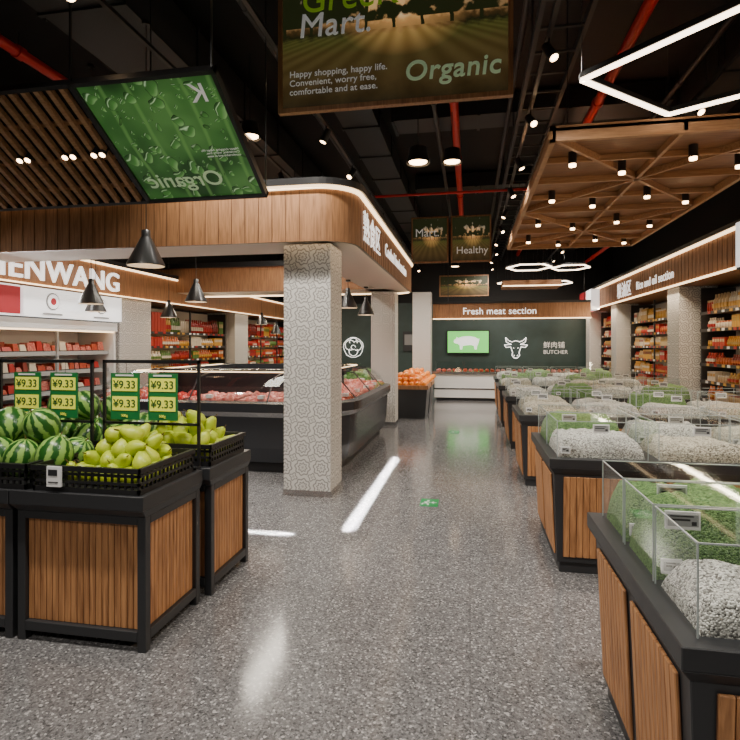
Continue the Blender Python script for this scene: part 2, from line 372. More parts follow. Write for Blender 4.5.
# right canopy
b=MB()
b.box(3.45,4.4,2,17.9,2.5,3.06,'woodband'); b.box(3.42,3.45,2,17.9,2.5,2.53,'ledw'); b.box(3.42,3.45,2,17.9,3.02,3.06,'ledw'); b.box(3.4,4.4,2,17.9,3.06,3.12,'black')
for i in range(108):
    y=2.1+i*.147; b.box(3.446,3.45,y,y+.005,2.53,3.02,'woodgap')
can2=b.obj('wood_clad_canopy')
text('粮油区',(3.44,13.7,2.62),FL,.38,'txt',can2,ext=.003)
text('Rice and oil section',(3.44,12.2,2.66),FL,.24,'txt',can2,ext=.003,sp=1.1)
b=MB(); b.box(3.2,3.4,16.0,16.9,2.45,3.0,'box_red'); b.box(3.19,3.4,15.3,15.95,2.45,3.0,'box_white'); b.obj('lightbox_sign')
b=MB(); b.box(3.22,3.42,6.3,7.35,2.42,3.02,'black'); b.box(3.2,3.22,6.33,7.32,2.45,2.99,'box_white'); b.tube((3.2,7.05,2.76),(3.195,7.05,2.76),.1,.1,'dark',16); b.box(3.195,3.2,6.45,6.85,2.7,2.82,'dark'); b.obj('lightbox_sign')
# left wall band
b=MB()
b.box(-6.5,-5.7,3,17.8,2.3,2.76,'woodband'); b.box(-5.7,-5.67,3,17.8,2.76,2.79,'ledw'); b.box(-6.5,-5.66,3,17.8,2.79,2.86,'black'); b.box(-5.7,-5.67,3,17.8,2.3,2.315,'ledw')
can3=b.obj('wood_clad_canopy')
text('SHENWANG',(-5.66,5.2,2.37),FR,.42,'txt',can3,ext=.015,bold=.003,sx=1.12,sp=1.06)
b=MB()
b.box(-5.78,-5.68,4.4,6.0,1.88,2.27,'box_white');b.box(-5.78,-5.675,4.9,6.0,1.9,2.25,'box_red')
b.box(-5.78,-5.68,6.05,8.05,1.88,2.27,'box_white')
for y in (6.55,7.55):
    b.tube((-5.68,y,2.1),(-5.672,y,2.1),.12,.12,'lcd',20); b.tube((-5.675,y,2.1),(-5.665,y,2.1),.1,.1,'box_white',20); b.tube((-5.67,y,2.1),(-5.66,y,2.1),.05,.05,'box_red',20)
    b.box(-5.675,-5.672,y-.18,y+.18,1.91,1.94,'lcd')
b.obj('lightbox_sign')
# ---------------------------------------------------------------- shelving with goods
def goods(b,y0,y1,xa,sgn,z,hmax,rnd,pal,rows=2,dens=.09):
    y=y0+.03
    while y<y1-.1:
        run=rnd.randint(3,7); k='p%d'%rnd.choice(pal); k2='p%d'%rnd.choice(pal+[5,3,8]); typ=rnd.choice('bbjx'); h=hmax*rnd.uniform(.6,.88); w=dens*rnd.uniform(.7,1.15)
        for i in range(run):
            if y+w>y1-.02: break
            for r in range(rows):
                x=xa+sgn*(.06+r*.11)
                if typ=='b':
                    b.lathe((x,y+w/2,z),[(0,0),(w*.42,0),(w*.42,h*.62),(w*.16,h*.8),(w*.16,h),(0,h)],k,7)
                    b.box(x-w*.44,x+w*.44,y+w*.1,y+w*.9,z+h*.18,z+h*.45,k2)
                elif typ=='j':
                    b.lathe((x,y+w/2,z),[(0,0),(w*.44,0),(w*.44,h*.5),(w*.35,h*.56),(w*.35,h*.68),(0,h*.68)],k,7)
                    b.lathe((x,y+w/2,z+h*.56),[(w*.38,0),(w*.38,h*.12),(0,h*.12)],k2,7)
                else:
                    b.box(x-.05,x+.05,y+.005,y+w-.005,z,z+h,k); b.box(x-.052,x+.052,y+.012,y+w-.012,z+h*.5,z+h*.8,k2)
            y+=w
        y+=.02
def shelfunit(xb,xf,y0,y1,zs,top,seed,pal):
    rnd=random.Random(seed); b=MB(); sgn=1 if xb>xf else -1
    b.box(min(xb,xb-sgn*.03),max(xb,xb-sgn*.03),y0,y1,0,top,'plaster')
    for y in (y0,y1-.03): b.box(min(xb,xf),max(xb,xf),y,y+.03,0,top,'dark')
    n=int((y1-y0)/1.2)
    for i in range(1,n): 
        y=y0+(y1-y0)*i/n; b.box(min(xf,xf+sgn*.03)+.01*sgn,max(xf,xf+sgn*.03)+.01*sgn,y,y+.03,0,top,'dark')
    for i,z in enumerate(zs):
        b.box(min(xb,xf),max(xb,xf),y0,y1,z-.025,z,'woodband'); b.box(min(xf,xf-sgn*.012),max(xf,xf-sgn*.012),y0,y1,z-.045,z+.003,'dark')
        y=y0+.1
        while y<y1-.2: b.box(min(xf-sgn*.012,xf-sgn*.016),max(xf-sgn*.012,xf-sgn*.016),y,y+.09,z-.04,z,rnd.choice(['label','p3','p0'])); y+=rnd.uniform(.15,.3)
        b.box(min(xf+sgn*.03,xf+sgn*.06),max(xf+sgn*.03,xf+sgn*.06),y0,y1,z-.035,z-.025,'ledw')
        nz=zs[i+1] if i+1<len(zs) else top
        goods(b,y0+.03,y1-.03,xf+sgn*.03,sgn,z,nz-z-.05,rnd,pal)
    return b.obj('stocked_shelf_unit')
zs=[.3,.62,.92,1.2,1.48,1.76,2.04]
palR=[0,1,2,3,4,5,8,7,3,5]
shelfunit(4.35,3.8,3.0,6.4,zs,2.45,1,palR)
shelfunit(4.35,3.8,6.5,9.9,zs,2.45,1,palR)
shelfunit(4.35,3.8,10.65,13.9,zs,2.45,2,palR)
shelfunit(4.35,3.8,14.6,16.9,zs,2.45,3,palR)
palL=[0,0,1,7,2,3,5,6]
shelfunit(-6.45,-5.95,9.1,12.5,zs[:-1],2.25,4,palL)
shelfunit(-6.45,-5.95,13.5,17.5,zs[:-1],2.25,5,palL)
# multideck fridge
b=MB(); y0,y1=4.4,8.0
b.box(-6.5,-6.42,y0,y1,0,1.85,'white'); b.box(-6.5,-5.75,y0,y0+.05,0,1.85,'white'); b.box(-6.5,-5.75,y1-.05,y1,0,1.85,'white')
b.box(-6.5,-5.72,y0,y1,1.72,1.86,'white'); b.box(-6.45,-5.65,y0,y1,.1,.5,'white'); b.box(-6.4,-5.7,y0,y1,0,.1,'dark')
b.box(-5.8,-5.74,y0+.05,y1-.05,1.70,1.72,'ledw')
for i in range(1,3): b.box(-5.86,-5.82,y0+(y1-y0)*i/3,y0+(y1-y0)*i/3+.03,.5,1.72,'lcd')
rnd=random.Random(9)
for z in (.52,.82,1.1,1.38):
    b.box(-6.42,-5.85,y0+.05,y1-.05,z-.02,z,'white'); b.box(-5.85,-5.84,y0+.05,y1-.05,z-.03,z+.03,'lcd')
    y=y0+.1
    while y<y1-.2:
        w=rnd.uniform(.10,.17); k=rnd.choice(['meat','meat2','p0','p5','meat2','p7'])
        for xx in (-6.0,-6.2): 
            b.taper((xx-.07,xx+.07,y+.015,y+w-.015),(xx-.09,xx+.09,y+.005,y+w-.005),z,z+.04,'dark'); b.taper((xx-.08,xx+.08,y+.01,y+w-.01),(xx-.06,xx+.06,y+.02,y+w-.02),z+.04,z+.09+.09*rnd.random(),k)
        y+=w
b.box(-6.42,-5.85,y0+.05,y1-.05,.5,.51,'steel')
b.obj('open_multideck_fridge')
# ---------------------------------------------------------------- meat island
def island(x0,y0,x1,y1,r,seed):
    b=MB(); path=rrect(x0,y0,x1,y1,r,9)
    b.sweep(path,[(-.12,0),(-.12,.1),(-.03,.13),(0,.3),(.02,.66),(.07,.72),(.07,.82),(-.02,.84),(-.04,.74),(-.85,.80),(-.85,1.18),(-.95,1.18),(-.95,0)],
       ['dark','body','body','body','steel','body','body','black','steel','body','black','body'],True,False)
    b.sweep(path,[(-.02,.84),(-.1,.98),(-.25,1.1),(-.45,1.17),(-.85,1.18)],'glass',True,True)
    b.sweep(path,[(-.5,1.165),(-.5,1.15),(-.53,1.15)],['ledw','ledw'],True)
    P=[Vector((p[0],p[1],0)) for p in path]; rnd=random.Random(seed)
    n=len(P); per=[]
    for i in range(n):
        a=P[i];c=P[(i+1)%n]; l=(c-a).length; t=(c-a).normalized(); nn=Vector((t.y,-t.x,0)); k=max(1,int(l/.11))
        for j in range(k): per.append((a+t*(l*(j+.5)/k),nn))
    grp='meat'
    for i,(p,nn) in enumerate(per):
        if i%6==0: grp=rnd.choice(['meat','meat2','meat','meat2','p0'])
        if i%6==5: 
            b.beam(p+nn*-.1+Vector((0,0,.80)),p+nn*-.8+Vector((0,0,.82)),.015,.09,'steel'); continue
        for o in (-.14,-.26,-.38,-.5,-.62,-.74):
            q=p+nn*o; b.blob((q.x,q.y,.80+.03*rnd.random()),(.06+.02*rnd.random(),.05+.02*rnd.random(),.045+.03*rnd.random()),grp,7,5,.9,i*1.7+o*9)
        if i%9==0:
            for (o1,z1,o2,z2) in ((-.02,.84,-.25,1.1),(-.25,1.1,-.85,1.185)):
                b.beam(p+nn*o1+Vector((0,0,z1)),p+nn*o2+Vector((0,0,z2)),.015,.015,'dark')
        if i%6==2: q=p+nn*-.12; b.box(q.x-.035,q.x+.035,q.y-.035,q.y+.035,.86,.90,'label')
    return b.obj('deli_meat_counter')
island(-4.9,5.95,-1.4,9.7,.65,3)
# ---------------------------------------------------------------- produce stands (left)
def slats_y(b,x0,x1,y,z0,z1,d=.008,w=.035,dirn=-1):
    n=max(1,round((x1-x0)/w)); w=(x1-x0)/n
    b.box(x0,x1,min(y,y-dirn*.01),max(y,y-dirn*.01),z0,z1,'woodgap')
    for i in range(n): b.box(x0+i*w+.0015,x0+(i+1)*w-.0015,min(y,y+dirn*d),max(y,y+dirn*d),z0,z1,'wood')
def slats_x(b,y0,y1,x,z0,z1,d=.008,w=.035,dirn=1):
    n=max(1,round((y1-y0)/w)); w=(y1-y0)/n
    b.box(min(x,x-dirn*.01),max(x,x-dirn*.01),y0,y1,z0,z1,'woodgap')
    for i in range(n): b.box(min(x,x+dirn*d),max(x,x+dirn*d),y0+i*w+.0015,y0+(i+1)*w-.0015,z0,z1,'wood')
def stand(x0,x1,y0,y1):
    b=MB(); p=.045
    for x in (x0,x1-p):
        for y in (y0,y1-p): b.box(x,x+p,y,y+p,0,.66,'dark')
    for y in (y0,y1-p): b.box(x0+p,x1-p,y,y+p,.05,.1,'dark'); b.box(x0+p,x1-p,y,y+p,.62,.66,'dark')
    for x in (x0,x1-p): b.box(x,x+p,y0+p,y1-p,.05,.1,'dark'); b.box(x,x+p,y0+p,y1-p,.62,.66,'dark')
    b.box(x0+p,x1-p,y0+.03,y1-.03,.1,.11,'dark')
    slats_y(b,x0+p,x1-p,y0+.03,.1,.62,dirn=-1); slats_y(b,x0+p,x1-p,y1-.03,.1,.62,dirn=1)
    slats_x(b,y0+p,y1-p,x1-.03,.1,.62,dirn=1); slats_x(b,y0+p,y1-p,x0+.03,.1,.62,dirn=-1)
    b.taper((x0-.0,x1+.0,y0-.0,y1+.0),(x0-.012,x1+.012,y0-.04,y1+.012),.66,.70,'dark')
    b.box(x0-.012,x1+.012,y0-.04,y1+.012,.70,.77,'dark')
    return b.obj('produce_display_stand',bevel=.003)
stand(-2.27,-1.55,2.38,2.92); stand(-3.05,-2.30,2.38,2.92); stand(-2.26,-1.52,3.0,3.55); stand(-3.03,-2.29,3.0,3.55); stand(-3.83,-3.08,2.38,2.92)
def crate(x0,x1,y0,y1,z,h,name='plastic_crate'):
    b=MB(); t=.012
    b.box(x0,x1,y0,y1,z,z+.012,'plastic')
    for zz in (z+.012,z+h*.35,z+h*.65,z+h-.022):
        hh=.014 if zz<z+h-.03 else .022
        b.box(x0,x1,y0,y0+t,zz,zz+hh,'plastic'); b.box(x0,x1,y1-t,y1,zz,zz+hh,'plastic')
        b.box(x0,x0+t,y0,y1,zz,zz+hh,'plastic'); b.box(x1-t,x1,y0,y1,zz,zz+hh,'plastic')
    n=int((x1-x0)/.035)
    for i in range(n+1):
        x=x0+(x1-x0-.01)*i/n; b.box(x,x+.01,y0+.001,y0+t-.001,z,z+h-.005,'plastic'); b.box(x,x+.01,y1-t+.001,y1-.001,z,z+h-.005,'plastic')
    n=int((y1-y0)/.035)
    for i in range(n+1):
        y=y0+(y1-y0-.01)*i/n; b.box(x0+.001,x0+t-.001,y,y+.01,z,z+h-.005,'plastic'); b.box(x1-t+.001,x1-.001,y,y+.01,z,z+h-.005,'plastic')
    b.box(x0-.008,x1+.008,y0-.008,y0,z+h-.025,z+h,'plastic'); b.box(x1,x1+.008,y0-.008,y1+.008,z+h-.025,z+h,'plastic')
    return b.obj(name)
def me_from(b):
    me=bpy.data.meshes.new('m'); me.from_pydata([Vector(v) for v in b.v],[],b.f)
    for k in b.mats: me.materials.append(M[k])
    me.polygons.foreach_set('material_index',b.m); me.polygons.foreach_set('use_smooth',b.sm); me.update(); return me
b=MB(); b.lathe((0,0,0),[(.0,-.048),(.02,-.046),(.036,-.034),(.042,-.012),(.038,.010),(.027,.032),(.018,.050),(.012,.058),(.0,.060)],'pear',16)
b.tube((0,0,.056),(.006,0,.082),.0022,.0025,'stem',6); PEAR=me_from(b); PEAR.name='pear'
b=MB(); prof=[(.105*math.sin(math.pi*i/14),-.12*math.cos(math.pi*i/14)) for i in range(15)]
b.lathe((0,0,0),prof,'melon',24); b.tube((0,0,.115),(.008,.003,.145),.004,.003,'stem',6); MELON=me_from(b); MELON.name='watermelon'
def pile(name,part,me,x0,x1,y0,y1,z,layers,dx,dz,tilt,seed,rs=(.9,1.1)):
    rnd=random.Random(seed); e=empty(name,((x0+x1)/2,(y0+y1)/2,z)); c=0
    for l in range(layers):
        off=l*dx*.45
        nx=max(1,int((x1-x0-2*off)/dx)+ (1 if l==0 else 0)); ny=max(1,int((y1-y0-2*off)/dx)+(1 if l==0 else 0))
        for i in range(nx):
            for j in range(ny):
                x=x0+off+(x1-x0-2*off)*(i+.5)/nx+rnd.uniform(-.1,.1)*dx; y=y0+off+(y1-y0-2*off)*(j+.5)/ny+rnd.uniform(-.1,.1)*dx
                o=bpy.data.objects.new('%s_%d'%(part,c),me); c+=1
                o.location=(x,y,z+dz*(l+.5)+rnd.uniform(-.1,.1)*dz)
                o.rotation_euler=(rnd.uniform(-tilt,tilt),rnd.uniform(-tilt,tilt),rnd.uniform(0,6.28)); s=rnd.uniform(*rs); o.scale=(s,s,s)
                SC.collection.objects.link(o); par(o,e)
    return e
ZT=.77
crate(-2.16,-1.57,2.36,2.88,ZT,.13); crate(-3.0,-2.2,2.36,2.88,ZT,.13); crate(-2.16,-1.53,3.01,3.5,ZT,.13); crate(-3.0,-2.2,3.01,3.5,ZT,.13)
crate(-3.8,-3.05,2.36,2.88,ZT,.13)
pile('pear_pile','pear',PEAR,-2.05,-1.6,2.44,2.86,ZT+.03,4,.088,.062,1.2,1,(1.05,1.25))
pile('pear_pile','pear',PEAR,-2.1,-1.57,3.05,3.47,ZT+.03,4,.095,.064,1.2,2,(1.15,1.4))
pile('watermelon_pile','watermelon',MELON,-2.96,-2.14,2.44,2.84,ZT+.04,2,.2,.16,.6,3,(.80,.92))
pile('watermelon_pile','watermelon',MELON,-2.96,-2.16,3.07,3.47,ZT+.05,2,.2,.17,.6,4,(.85,.98))
pile('watermelon_pile','watermelon',MELON,-3.76,-3.1,2.44,2.84,ZT+.04,2,.2,.16,.6,5,(.80,.92))
def rack(x0,x1,y,cards):
    b=MB(); t=.016
    b.box(x0,x0+t,y,y+t,ZT,1.41,'black'); b.box(x1-t,x1,y,y+t,ZT,1.41,'black'); b.box(x0,x1,y,y+t,1.39,1.41,'black'); b.box(x0,x1,y,y+t,1.02,1.035,'black')
    for x in (x0,x1-t): b.box(x,x+t,y-.04,y+.0,ZT,ZT+.012,'black')
    for cx in cards:
        b.box(cx-.004,cx-.002,y+.005,y+.007,1.32,1.4,'steel')
        b.box(cx-.095,cx+.095,y-.012,y-.004,1.05,1.33,'card_green')
        b.box(cx-.083,cx+.083,y-.015,y-.012,1.105,1.19,'card_yellow'); b.box(cx-.083,cx+.083,y-.015,y-.012,1.222,1.30,'card_yellow')
        b.box(cx-.06,cx+.06,y-.0165,y-.015,1.312,1.322,'label')
    o=b.obj('price_sign_rack')
    for cx in cards:
        for z in (1.125,1.239): text('¥9.33',(cx,y-.0165,z),FB,.066,'txt_dark',o,align='CENTER',ext=.0006,bold=.0008,sp=1)
        text('500g',(cx,y-.0165,1.068),FB,.022,'card_yellow',o,align='CENTER',ext=.0008)
    return o
rack(-2.21,-1.57,2.95,(-2.05,-1.80)); rack(-2.95,-2.28,2.95,(-2.73,-2.47)); rack(-3.7,-3.02,2.95,(-3.5,-3.2))
b=MB(); b.box(-2.06,-1.98,2.335,2.345,.80,.90,'label'); b.box(-2.05,-2.0,2.333,2.335,.855,.885,'dark'); b.box(-2.05,-1.995,2.333,2.335,.82,.825,'dark'); b.obj('shelf_price_tag')
# ---------------------------------------------------------------- bulk food cases (right)
PX=.62
def tag(b,x,y,z,w=.085,h=.05):
    b.box(x,x+w,y-.008,y,z,z+h,'label'); b.box(x+.006,x+w-.006,y-.0095,y-.008,z+.010,z+h-.008,'lcd')
    b.box(x+.012,x+w-.03,y-.0105,y-.0095,z+h*.5,z+h*.5+.006,'dark'); b.box(x+.012,x+w-.02,y-.0105,y-.0095,z+h*.72,z+h*.72+.004,'dark'); b.box(x+w-.026,x+w-.012,y-.0105,y-.0095,z+.014,z+.026,'dark')
def bulkcase(x0,n,y0,y1,rows,full=True,seed=0):
    b=MB(); x1=x0+n*PX; ym=(y0+y1)/2; zt=.76
    b.box(x0+.06,x1-.06,y0+.06,y1-.06,0,.07,'dark')
    b.taper((x0+.045,x1-.045,y0+.045,y1-.045),(x0+.02,x1-.02,y0+.02,y1-.02),.07,.68,'dark')
    def side(x,dirn):
        for (a,c) in ((y0+.09,ym-.035),(ym+.035,y1-.09)):
            m=max(1,round((c-a)/.04)); w=(c-a)/m
            for i in range(-1,m):
                if i<0: p,q,th,mt=a,c,.006,'woodgap'
                else: p,q,th,mt=a+i*w+.0015,a+(i+1)*w-.0015,.012,'wood'
                xb=x+dirn*-.045; xt=x+dirn*-.02
                b.taper((min(xb,xb+dirn*th),max(xb,xb+dirn*th),p,q),(min(xt,xt+dirn*th),max(xt,xt+dirn*th),p,q),.11,.64,mt)
    side(x0,-1); side(x1,1)
    for k in range(n):
        a=x0+k*PX+.08; c=x0+(k+1)*PX-.05; m=round((c-a)/.04); w=(c-a)/m
        for i in range(-1,m):
            if i<0: p,q,th,mt=a,c,.006,'woodgap'
            else: p,q,th,mt=a+i*w+.0015,a+(i+1)*w-.0015,.012,'wood'
            b.taper((p,q,y0+.045-th,y0+.046),(p,q,y0+.02-th,y0+.021),.11,.64,mt)
            b.taper((p,q,y1-.046,y1-.045+th),(p,q,y1-.021,y1-.02+th),.11,.64,mt)
    b.taper((x0+.02,x1-.02,y0+.02,y1-.02),(x0-.01,x1+.01,y0-.01,y1+.01),.66,.70,'dark')
    b.box(x0-.01,x1+.01,y0-.01,y1+.01,.70,zt,'dark')
    o=b.obj('bulk_food_display_case',bevel=.003)
    g=MB(); rnd=random.Random(seed); c=0; R_=len(rows); dy=(y1-y0-.06)/R_
    for r,kinds in enumerate(rows):
        a=y0+.03+r*dy+.01; e=y0+.03+(r+1)*dy-.01
        for k in range(n):
            xa=x0+k*PX+.045; xb=x0+(k+1)*PX-.02
            kind=kinds[k%len(kinds)]; c+=1
            h=.12 if kind!='greenb' else .2
            g.mound(xa+.012,xb-.012,a+.012,e-.012,zt,h*rnd.uniform(.9,1.15),kind,seed+c*3.1,26 if full else 12,20 if full else 10)
            zb=zt+.24
            g.quad((xa,a,zt),(xb,a,zt),(xb,a,zb),(xa,a,zb),'glass')
            if full: g.quad((xa,a,zb),(xb,a,zb),(xb,e,zb),(xa,e,zb),'glass')
            if full or k==0: g.quad((xa,a,zt),(xa,e,zt),(xa,e,zb),(xa,a,zb),'glass')
            t=.004
            for (p,q) in (((xa,a,zb),(xb,a,zb)),((xa,e,zb),(xb,e,zb)),((xa,a,zt),(xa,a,zb)),((xb,a,zt),(xb,a,zb)),((xa,a,zb),(xa,e,zb)),((xb,a,zb),(xb,e,zb)),((xa,e,zt),(xa,e,zb)),((xb,e,zt),(xb,e,zb))):
                g.beam(p,q,t,t,'edge')
            tag(g,xa+.2*(xb-xa)+rnd.uniform(-.08,.12),a-.004,zb-.07,.1,.055)
            if rnd.random()<.6: tag(g,xa+.02,a-.004,zt+.03,.06,.045)
    g.obj('acrylic_bulk_bins',parent=o)
    return o
bulkcase(.52,4,1.45,2.52,[['rice','beige'],['greenb','greenb','rice'],['greenb','beige','greenb']],True,1)
bulkcase(.52,4,3.68,4.75,[['rice','beige','rice','rice'],['greenb','rice','beige','rice']],True,2)
bulkcase(.52,4,5.9,6.9,[['beige','rice','rice','beige'],['beige','rice','greenb','rice']],False,3)
bulkcase(.52,4,8.0,9.0,[['rice','greenb'],['beige','rice']],False,4)
bulkcase(.52,4,10.1,11.1,[['beige','rice'],['greenb','rice']],False,5)
bulkcase(.55,4,12.2,13.1,[['rice','greenb']],False,6)
# ---------------------------------------------------------------- back zone
b=MB()
b.box(-.95,3.4,14.75,15.6,.08,.72,'white'); b.box(-.9,3.35,14.8,15.5,0,.08,'dark'); b.box(-1.0,3.45,14.7,15.65,.72,.78,'steel')
b.add([(-.95,14.72,.78),(3.4,14.72,.78),(3.4,14.95,1.05),(-.95,14.95,1.05)],[(0,1,2,3)],'glass')
for i in range(30): b.blob((-.85+i*.145,15.1,.80),(.065,.16,.05),random.choice(['meat','meat2']),8,5,.5,i)
b.box(-.95,3.4,14.74,14.75,.3,.34,'steel')
b.obj('meat_service_counter')
b=MB(); b.box(-1.0,3.1,14.9,15.85,2.22,2.62,'woodband'); b.box(-1.02,3.1,14.87,15.85,2.62,2.68,'black'); b.box(-1.0,3.1,14.88,14.9,2.2,2.225,'ledw')
for x in (-.6,3.0): b.tube((x,15.2,2.65),(x,15.2,4.4 if x>2 else 5),.01,.01,'black',6)
fm=b.obj('fresh_meat_header')
text('Fresh meat section',(-.2,14.89,2.33),FB,.26,'txt',fm,ext=.003,sx=.95,sp=1.02)
def pgon(pts,cx,y,cz,s,mat,name,parent):
    b=MB(); b.add([(cx+p[0]*s,y,cz+p[1]*s) for p in pts],[tuple(range(len(pts)))],mat); return b.obj(name,parent=parent)
b=MB(); b.box(-.75,.62,17.9,17.98,1.22,1.98,'black'); b.box(-.72,.59,17.89,17.9,1.25,1.95,'green_glow'); 
scr=b.obj('pig_light_screen')
pig=[(-1,.05),(-.95,.2),(-.8,.27),(-.78,.42),(-.66,.32),(-.4,.42),(.1,.46),(.5,.4),(.75,.25),(.85,.3),(.8,.1),(.75,-.1),(.68,-.25),(.66,-.5),(.5,-.5),(.48,-.25),(.3,-.18),(-.2,-.2),(-.35,-.25),(-.38,-.5),(-.54,-.5),(-.55,-.2),(-.7,-.08),(-.88,-.06)]
pgon(pig,-.08,17.88,1.58,.45,'box_white',"pig_silhouette",scr)
def curve_icon(name,strokes,loc,s,mat,parent,r=.02):
    b=MB()
    for st in strokes:
        for p,q in zip(st[:-1],st[1:]):
            b.beam((loc[0]+p[0]*s,loc[1],loc[2]+p[1]*s),(loc[0]+q[0]*s,loc[1],loc[2]+q[1]*s),r,r*.6,mat,up=(0,1,0))
    o=b.obj(name); 
    if parent: par(o,parent)
    return o
cow=[[(-.3,.45),(-.55,.55),(-.8,.8),(-.75,.45),(-.5,.3),(-.35,.25)],[(.3,.45),(.55,.55),(.8,.8),(.75,.45),(.5,.3),(.35,.25)],
 [(-.3,.45),(0,.55),(.3,.45)],[(-.35,.25),(-.9,.2),(-.75,-.0),(-.4,.05)],[(.35,.25),(.9,.2),(.75,0),(.4,.05)],
 [(-.4,.05),(-.25,-.4),(-.3,-.65),(-.12,-.85),(.12,-.85),(.3,-.65),(.25,-.4),(.4,.05)],[(-.15,-.6),(-.1,-.68)],[(.15,-.6),(.1,-.68)],[(-.2,0),(-.14,-.08)],[(.2,0),(.14,-.08)]]
curve_icon('cow_head_sign',cow,(1.45,17.95,1.42),.4,'txt',None,.024)
cab=[]
for (cx,cz,r,a0,a1) in ((0,0,.9,0,360),(-.3,.2,.45,40,300),(.35,.15,.42,-120,140),(0,-.35,.4,150,390),(0,.5,.35,-20,200),(0,0,.2,0,300)):
    cab.append([(cx+r*math.cos(math.radians(a0+(a1-a0)*i/14))*(1+.06*math.sin(i*2.2)),cz+r*math.sin(math.radians(a0+(a1-a0)*i/14))) for i in range(15)])
curve_icon('cabbage_sign',cab,(-3.9,17.95,1.42),.38,'txt',None,.02)
text('鲜肉铺',(2.3,17.96,1.42),FB,.22,'txt_dim',None,ext=.003,name='butcher_wall_lettering')
text('BUTCHER',(2.3,17.96,1.22),FB,.17,'txt_dim',None,ext=.003,name='butcher_wall_lettering')
for x in (-2.9,-2.2):
    b=MB(); b.box(x,x+.5,17.94,17.99,1.3,1.95,'duct'); b.box(x+.05,x+.45,17.935,17.94,1.5,1.85,'grey'); b.obj('wall_menu_board')
def bin(x0,y0,kind,w=.9,d=.9):
    b=MB(); b.taper((x0+.05,x0+w-.05,y0+.05,y0+d-.05),(x0,x0+w,y0,y0+d),0,.6,'dark'); b.box(x0-.02,x0+w+.02,y0-.02,y0+d+.02,.6,.68,'woodband'); 
    n=7
    for l in range(3):
        for i in range(n-l*2):
            for j in range(n-l*2):
                x=x0+.08+l*.115+i*.125;y=y0+.08+l*.115+j*.125
                b.blob((x,y,.70+l*.085),(.058,.058,.055),kind,8,6,.1 if kind=='orange' else .5,i+j)
    b.obj('fruit_bin')
bin(-1.75,10.9,'orange'); bin(-1.75,12.0,'orange'); bin(-1.75,13.1,'orange',.8); bin(-2.9,11.2,'veg');bin(-2.9,12.4,'veg'); bin(-4.1,11.2,'veg'); bin(-4.1,12.6,'orange'); bin(-5.3,11.2,'veg',.5)
# ---------------------------------------------------------------- hanging things
def pendant(x,y,z,top=4.4,r=.15):
    b=MB(); b.lathe((x,y,z),[(r,0),(r*.97,.02),(r*.6,.14),(r*.28,.245),(r*.22,.26),(r*.22,.31),(0,.32)],'black',20)
    b.lathe((x,y,z),[(r*.96,.0),(r*.93,.02),(r*.55,.14),(r*.2,.24),(0,.24)],'white',20)
    b.blob((x,y,z+.08),(.04,.04,.05),'lamp',8,6); b.tube((x,y,z+.3),(x,y,top),.004,.004,'black',6)
    b.tube((x,y,top-.03),(x,y,top),.04,.04,'black',10); b.obj('cone_pendant_lamp')
sin_,cos_=.1820,.9833
def W(u,v,d):
    xc=(u-370)/540; return (d*(-sin_+xc*cos_), d*(cos_+xc*sin_), 1.5-(v-345)*d/540)
for (u,v,w) in [(146,266,34.6),(62,312,20),(91,304,24),(118,318,16),(196,302,22),(193,325,11),(276,334,11),(348,308,19),(366,315,17),(381,319,14),(392,322,12)]:
    d=540*.3/w; x,y,z=W(u,v,d); t=5.0
    if 4.9<y<10.7 and -6.2<x<-1.1 and not(5.75<y<9.8 and x<-1.9): t=2.53
    if x<-5.5: x=-5.45
    if t>3 and -3.65<x<-2.75: t=4.3
    pendant(x,y,z,t,.16 if w>30 else .15)
def canlamp(x,y,z,top=5):
    b=MB(); b.tube((x,y,z+.05),(x,y,z+.2),.12,.1,'black',18); b.tube((x,y,z+.2),(x,y,top),.006,.006,'black',6); b.tube((x,y,z+.05),(x,y,z+.04),.1,.1,'lamp',18)
    b.lathe((x,y,z),[(.13,0.03),(.13,.06),(.1,.06)],'black',18); b.obj('suspended_downlight')
canlamp(*W(418,166,6.0)); canlamp(*W(455,268,14)); canlamp(*W(250,140,6.5)); canlamp(*W(452,165,7),4.52)
# slatted + leaf board
Pn,Pf=Vector((0,3.2,3.27)),Vector((0,4.13,2.71)); sl=(Pf-Pn).normalized(); SLN=(Pf-Pn).length
nrm=Vector((0,sl.z,-sl.y)); 
if nrm.z>0: nrm=-nrm
def PT(x,s,o=0): v=Pn+sl*s+nrm*o; return Vector((x,v.y,v.z))
b=MB()
def sbox(x0,x1,s0,s1,o0,o1,mat):
    b.add([PT(x0,s0,o0),PT(x1,s0,o0),PT(x1,s1,o0),PT(x0,s1,o0),PT(x0,s0,o1),PT(x1,s0,o1),PT(x1,s1,o1),PT(x0,s1,o1)],
      [(3,2,1,0),(4,5,6,7),(0,1,5,4),(1,2,6,5),(2,3,7,6),(3,0,4,7)],mat)
sbox(-2.62,-1.64,.03,SLN-.03,-.01,.01,'leaf'); sbox(-4.58,-2.64,.02,SLN-.02,-.045,-.03,'ceil')
for (a,c,s0,s1) in ((-4.6,-1.6,0,.03),(-4.6,-1.6,SLN-.03,SLN),(-1.63,-1.6,0,SLN),(-2.66,-2.62,0,SLN),(-4.6,-4.56,0,SLN)): sbox(a,c,s0,s1,-.03,.03,'black')
x=-4.54
while x<-2.7: sbox(x,x+.035,.03,SLN-.03,-.01,.03,'woodrib'); x+=.1
for s in (.3,.62,.9): sbox(-4.56,-2.66,s,s+.03,-.03,-.01,'woodpanel')
for x in (-3.9,-3.45,-3.05,-2.8):
    for k in range(2):
        p=PT(x+k*.07,.55,.06); b.tube(p,p+nrm*-.08,.028,.028,'black',10); b.tube(p+nrm*.001,p+nrm*.004,.022,.022,'lamp',10)
